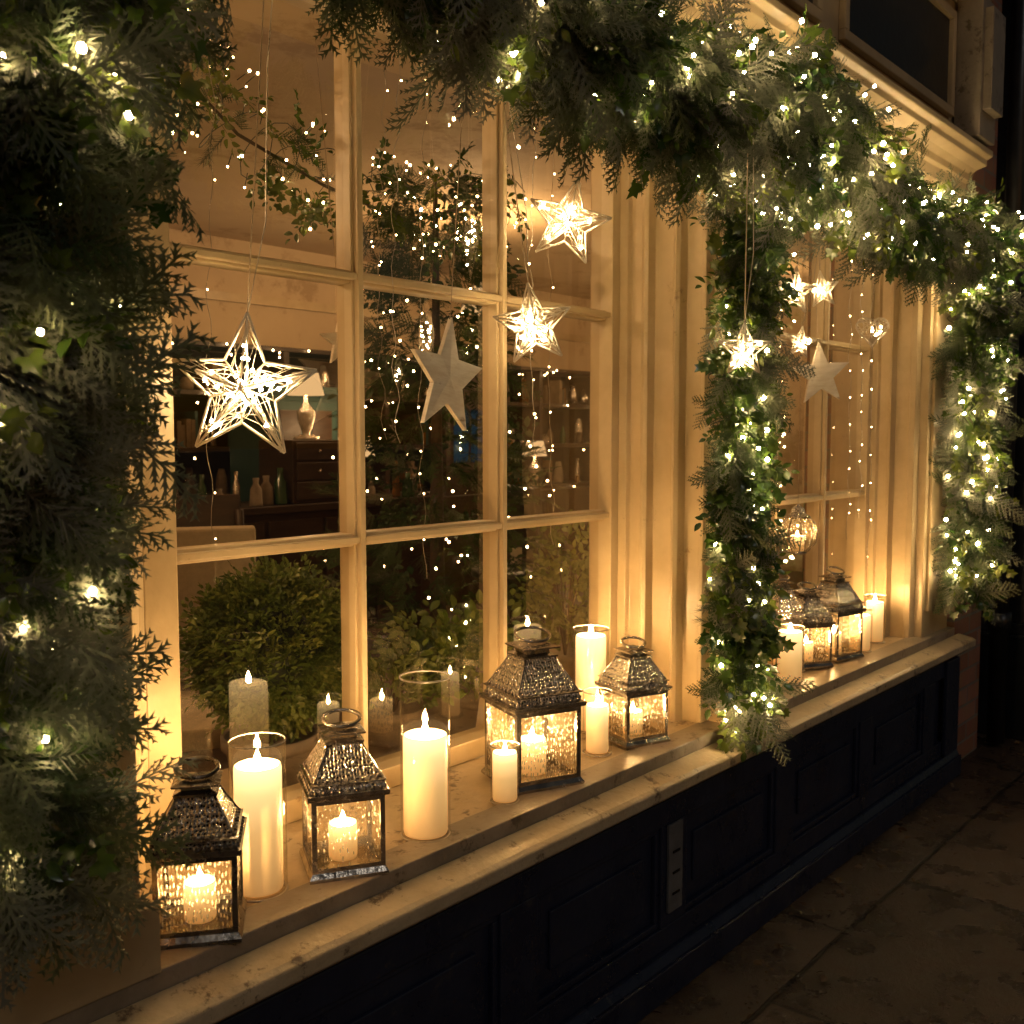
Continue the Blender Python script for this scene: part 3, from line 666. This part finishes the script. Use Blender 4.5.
def potplant(x,y,h,spread,n,tm=IV,name='potted_plant',s0=.5,s1=.9):
    e=empty(name,(x,y,0)); F=Fol()
    a=rng.uniform(0,6.28,n); rad=rng.uniform(0,1,n)**.6*spread; z=.64+rng.uniform(0,1,n)*h*(1-.5*(rad/spread)**2)
    P=np.stack([np.cos(a)*rad,np.sin(a)*rad,z],1); D=np.stack([np.cos(a)*.7,np.sin(a)*.7,rng.uniform(.1,1.2,n)],1)
    F.scatter(tm,P,D,rng.normal(size=(n,3))*.4+np.array([-.3,-.6,.7]),rng.uniform(s0,s1,n),rng.uniform(.2,1,n),'box'); F.obj('leaves',e)
    b=MB(); b.lathe([(.06,.5),(.065,.505),(.08,.62),(.088,.625),(.088,.645),(.08,.645),(.001,.63)],'terracotta',24)
    for k in range(9):
        t=k*.7; b.tube([(0,0,.62),(math.cos(t)*spread*.3,math.sin(t)*spread*.3,.62+h*.5),(math.cos(t)*spread*.6,math.sin(t)*spread*.6,.62+h*.8)],.003,'twig',4)
    b.obj('pot_and_stems',e)
potplant(1.88,.24,.16,.12,110,LB,s0=.6,s1=1); potplant(1.66,.22,.12,.09,60,LB); potplant(2.45,.3,.36,.09,90,LB); potplant(3.2,.25,.25,.14,80)
def xtree(x,y,z0,h,r):
    e=empty('indoor_christmas_tree',(x,y,0)); F=Fol(); n=600
    t=rng.uniform(0,1,n)**.9; a=rng.uniform(0,6.28,n); rr=(1.05-.75*t)*r*rng.uniform(.3,1,n)
    P=np.stack([np.cos(a)*rr,np.sin(a)*rr,z0+t*h],1); D=np.stack([np.cos(a),np.sin(a),rng.uniform(-.6,.5,n)],1)
    F.scatter(FR+ND+LB,P,D,np.tile([0,0,1.],(n,1))+rng.normal(size=(n,3))*.6,rng.uniform(.7,1.2,n),rng.uniform(0,.8,n),'conifer'); F.obj('branches',e)
    b=MB(); b.tube([(0,0,.03),(0,0,z0+h)],[.04,.008],'twig',8)
    for i in range(110):
        t=random.random(); a=random.uniform(0,6.28); q=(1.05-.75*t)*r*1.1+.06; b.ball((math.cos(a)*q,math.sin(a)*q,z0+t*h),.0045,'bulb_in',5,3)
    b.obj('trunk_and_lights',e)
xtree(2.75,1.15,.5,1.75,.42)
sh=empty('display_shelves'); b=MB()
b.box(1.5,8.6,4.30,4.36,.03,1.85,'slatecol')
for z in (.85,1.2,1.55,1.85): b.box(1.5,8.6,3.95,4.30,z,z+.03,'darkwood')
for x in np.arange(1.5,8.7,.88): b.box(x,x+.04,3.94,4.30,.03,1.849,'darkwood')
b.box(1.5,8.6,3.75,4.30,.03,.849,'darkwood'); b.obj('shelf_carcass',sh,.004)
b=MB()
for z in (.88,1.23,1.58):
    x=1.6
    while x<8.5:
        k=random.random()
        if k<.25:
            for q in range(random.randint(3,7)):
                wd=random.uniform(.018,.04); b.box(x,x+wd-.002,4.02+random.uniform(0,.03),4.2,z,z+random.uniform(.12,.24),random.choice(['darkwood','paper','teal','amber','slatecol','paper'])); x+=wd
            x+=random.uniform(.02,.2)
        else:
            r=random.uniform(.02,.055); h=random.uniform(.06,.24)
            m=random.choice(['amber','terracotta','greenb','jar','lmetal','darkwood','amber','ldark','paper'])
            b.lathe([(r*.7,0),(r,.01),(r*random.uniform(.8,1.1),h*.5),(r*random.uniform(.4,.9),h*.75),(r*random.uniform(.3,.6),h)],m,14,Matrix.Translation((x,4.08+random.uniform(-.06,.06),z)))
            x+=random.uniform(.07,.2)
b.obj('books_and_bottles',sh)
b=MB()
for i in range(110): b.ball((random.uniform(1.6,8.5),3.93,random.choice([1.19,1.54,1.84,.87])+random.uniform(-.04,.03)),.006,'bulb_in',5,3)
b.obj('shelf_fairy_lights',sh)
def table_lamp(x,y,z,p=8):
    e=empty('table_lamp',(x,y,z)); b=MB(); b.lathe([(.07,0),(.07,.015),(.02,.03),(.045,.10),(.05,.15),(.015,.2),(.01,.26)],'lmetal',20)
    b.lathe([(.10,.24),(.07,.36)],'shade',24,caps=False); b.obj('base_and_shade',e); plight('lamp_bulb',e,(0,0,.40),p,(1,.6,.28),.04)
sb=MB(); sb.box(2.7,4.3,2.75,3.2,.9,.94,'darkwood'); sb.box(2.75,4.25,2.78,3.17,.15,.9,'darkwood')
for x in (2.78,4.18): sb.box(x,x+.05,2.76,2.81,.03,.15,'darkwood')
for i in range(4): sb.box(2.78+i*.37,3.12+i*.37,2.762,2.78,.2,.86,'darkwood')
sb.obj('sideboard',bevel=.004)
table_lamp(3.50,2.9,1.28,6); table_lamp(3.95,3.0,.94,6); table_lamp(6.3,3.6,.9,6)
b=MB(); b.box(3.33,3.68,2.8,3.1,.942,1.278,'darkwood')
for k in range(3):
    b.box(3.35,3.66,2.79,2.80,.96+k*.105,1.055+k*.105,'darkwood'); b.ball((3.5,2.785,1.008+k*.105),.01,'ldark',8,5)
b.obj('small_drawer_cabinet',bevel=.004)
b=MB()
for i in range(18):
    x=2.74+i*.09+random.uniform(-.02,.02)
    if 3.28<x<3.72: continue
    r=random.uniform(.02,.04); h=random.uniform(.08,.22)
    b.lathe([(r,0),(r,.01),(r*.9,h*.6),(r*.4,h*.8),(r*.5,h)],random.choice(['amber','jar','ldark','greenb','terracotta']),14,Matrix.Translation((x,2.85+random.uniform(-.05,.05),.942)))
b.obj('glassware')
def added_pendant(x,y,z,p):
    e=empty('added_pendant_lamp',(x,y,z)); b=MB(); b.tube([(0,0,.12),(0,0,2.62-z)],.004,'iron',6); b.lathe([(.14,-.06),(.10,.04),(.03,.12)],'shade',24,caps=False)
    b.ball((0,0,-.02),.03,'shade',10,6); b.obj('shade_and_flex',e); plight('added_pendant_bulb',e,(0,0,.16),p,(1,.62,.29),.05)
added_pendant(.5,1.6,2.1,75); added_pendant(4.6,2.6,2.1,60); added_pendant(7.5,2.4,2.1,35)  # unseen pendants, added to brighten the ceiling and upper panes
b=MB(); b.box(3.55,4.05,3.3,3.7,.03,1.55,'teal'); b.box(3.52,4.08,3.27,3.73,1.55,1.59,'teal')
for x in (3.58,3.81): b.box(x,x+.21,3.285,3.3,.6,1.5,'teal'); b.box(x+.03,x+.18,3.28,3.285,.7,1.45,'darkwood')
b.obj('teal_cabinet',bevel=.004)
b=MB(); b.box(5.5,6.0,3.80,3.9,.03,2.0,'darkwood'); b.box(5.58,5.74,3.79,3.8,1.1,1.5,'blue'); b.box(5.77,5.92,3.79,3.8,1.1,1.5,'blue'); b.obj('interior_glazed_door',bevel=.004)
def chair(x,y,rot,mat):
    e=empty('dining_chair',(x,y,.03),R(rot)); b=MB()
    for sx in(-.2,.2):
        b.tube([(sx,-.2,0),(sx,-.2,.44)],.018,'darkwood',8); b.tube([(sx,.2,0),(sx,.2,.46),(sx*.95,.26,.98)],.018,'darkwood',8)
    b.box(-.23,.23,-.23,.22,.43,.49,mat); T=Matrix.Translation((0,.235,.5))@Matrix.Rotation(R(-7),4,'X'); b.box(-.2,.2,-.02,.02,.14,.54,mat,T); b.obj('seat_and_back',e,.012)
chair(1.55,1.0,150,'fabric'); chair(2.1,1.7,-20,'darkwood'); chair(3.9,1.4,70,'darkwood'); chair(1.2,2.2,10,'darkwood')
def rtable(x,y,r):
    b=MB(); T=Matrix.Translation((x,y,0)); b.lathe([(r,.70),(r,.73),(r-.01,.735)],'darkwood',32,T); b.lathe([(.22,.03),(.2,.05),(.03,.08),(.025,.7)],'iron',16,T)
    b.lathe([(.03,.735),(.04,.80),(.02,.86)],'jar',14,T@Matrix.Translation((.1,0,0))); b.lathe([(.025,.735),(.025,.82)],'fabric',14,T@Matrix.Translation((-.1,.05,0))); b.obj('round_table')
rtable(3.43,1.2,.3); rtable(1.6,1.55,.38)
F=Fol(); n=170
P=np.stack([rng.uniform(1.2,4.6,n),-.42-np.abs(rng.normal(size=n))*.10,np.full(n,.006)],1); D=np.stack([rng.normal(size=n),rng.normal(size=n),rng.uniform(0,.2,n)],1)
F.scatter(DL,P,D,np.tile([0,0,1.],(n,1))+rng.normal(size=(n,3))*.25,rng.uniform(.3,.9,n),rng.uniform(0,1,n),'litter'); F.obj('leaf_litter')

# ---------------------------------------------------------------- world, sun, camera
w=bpy.data.worlds.new('World'); scene.world=w; w.use_nodes=True; nt=w.node_tree
bg=nt.nodes['Background']; sky=nt.nodes.new('ShaderNodeTexSky'); sky.sky_type='NISHITA'; sky.sun_disc=False
sky.sun_elevation=R(2); sky.sun_rotation=R(200); nt.links.new(sky.outputs[0],bg.inputs[0]); bg.inputs[1].default_value=.026
sl=bpy.data.lights.new('sun','SUN'); sl.energy=.15; sl.angle=R(12); sl.color=(1,.93,.86); so=bpy.data.objects.new('added_fill_sun',sl); col.objects.link(so)
so.rotation_euler=(R(55),0,R(-30))  # weak sun added from behind the camera as fill on the foliage
cam=bpy.data.cameras.new('camera'); co=bpy.data.objects.new('camera',cam); col.objects.link(co); scene.camera=co
cam.lens=36; cam.sensor_width=36; cam.clip_start=.02; cam.clip_end=500
cam.dof.use_dof=True; cam.dof.focus_distance=1.9; cam.dof.aperture_fstop=9.0
co.location=(0,-1.6,1.3); co.rotation_euler=(R(90-4.25),0,R(-49.2))
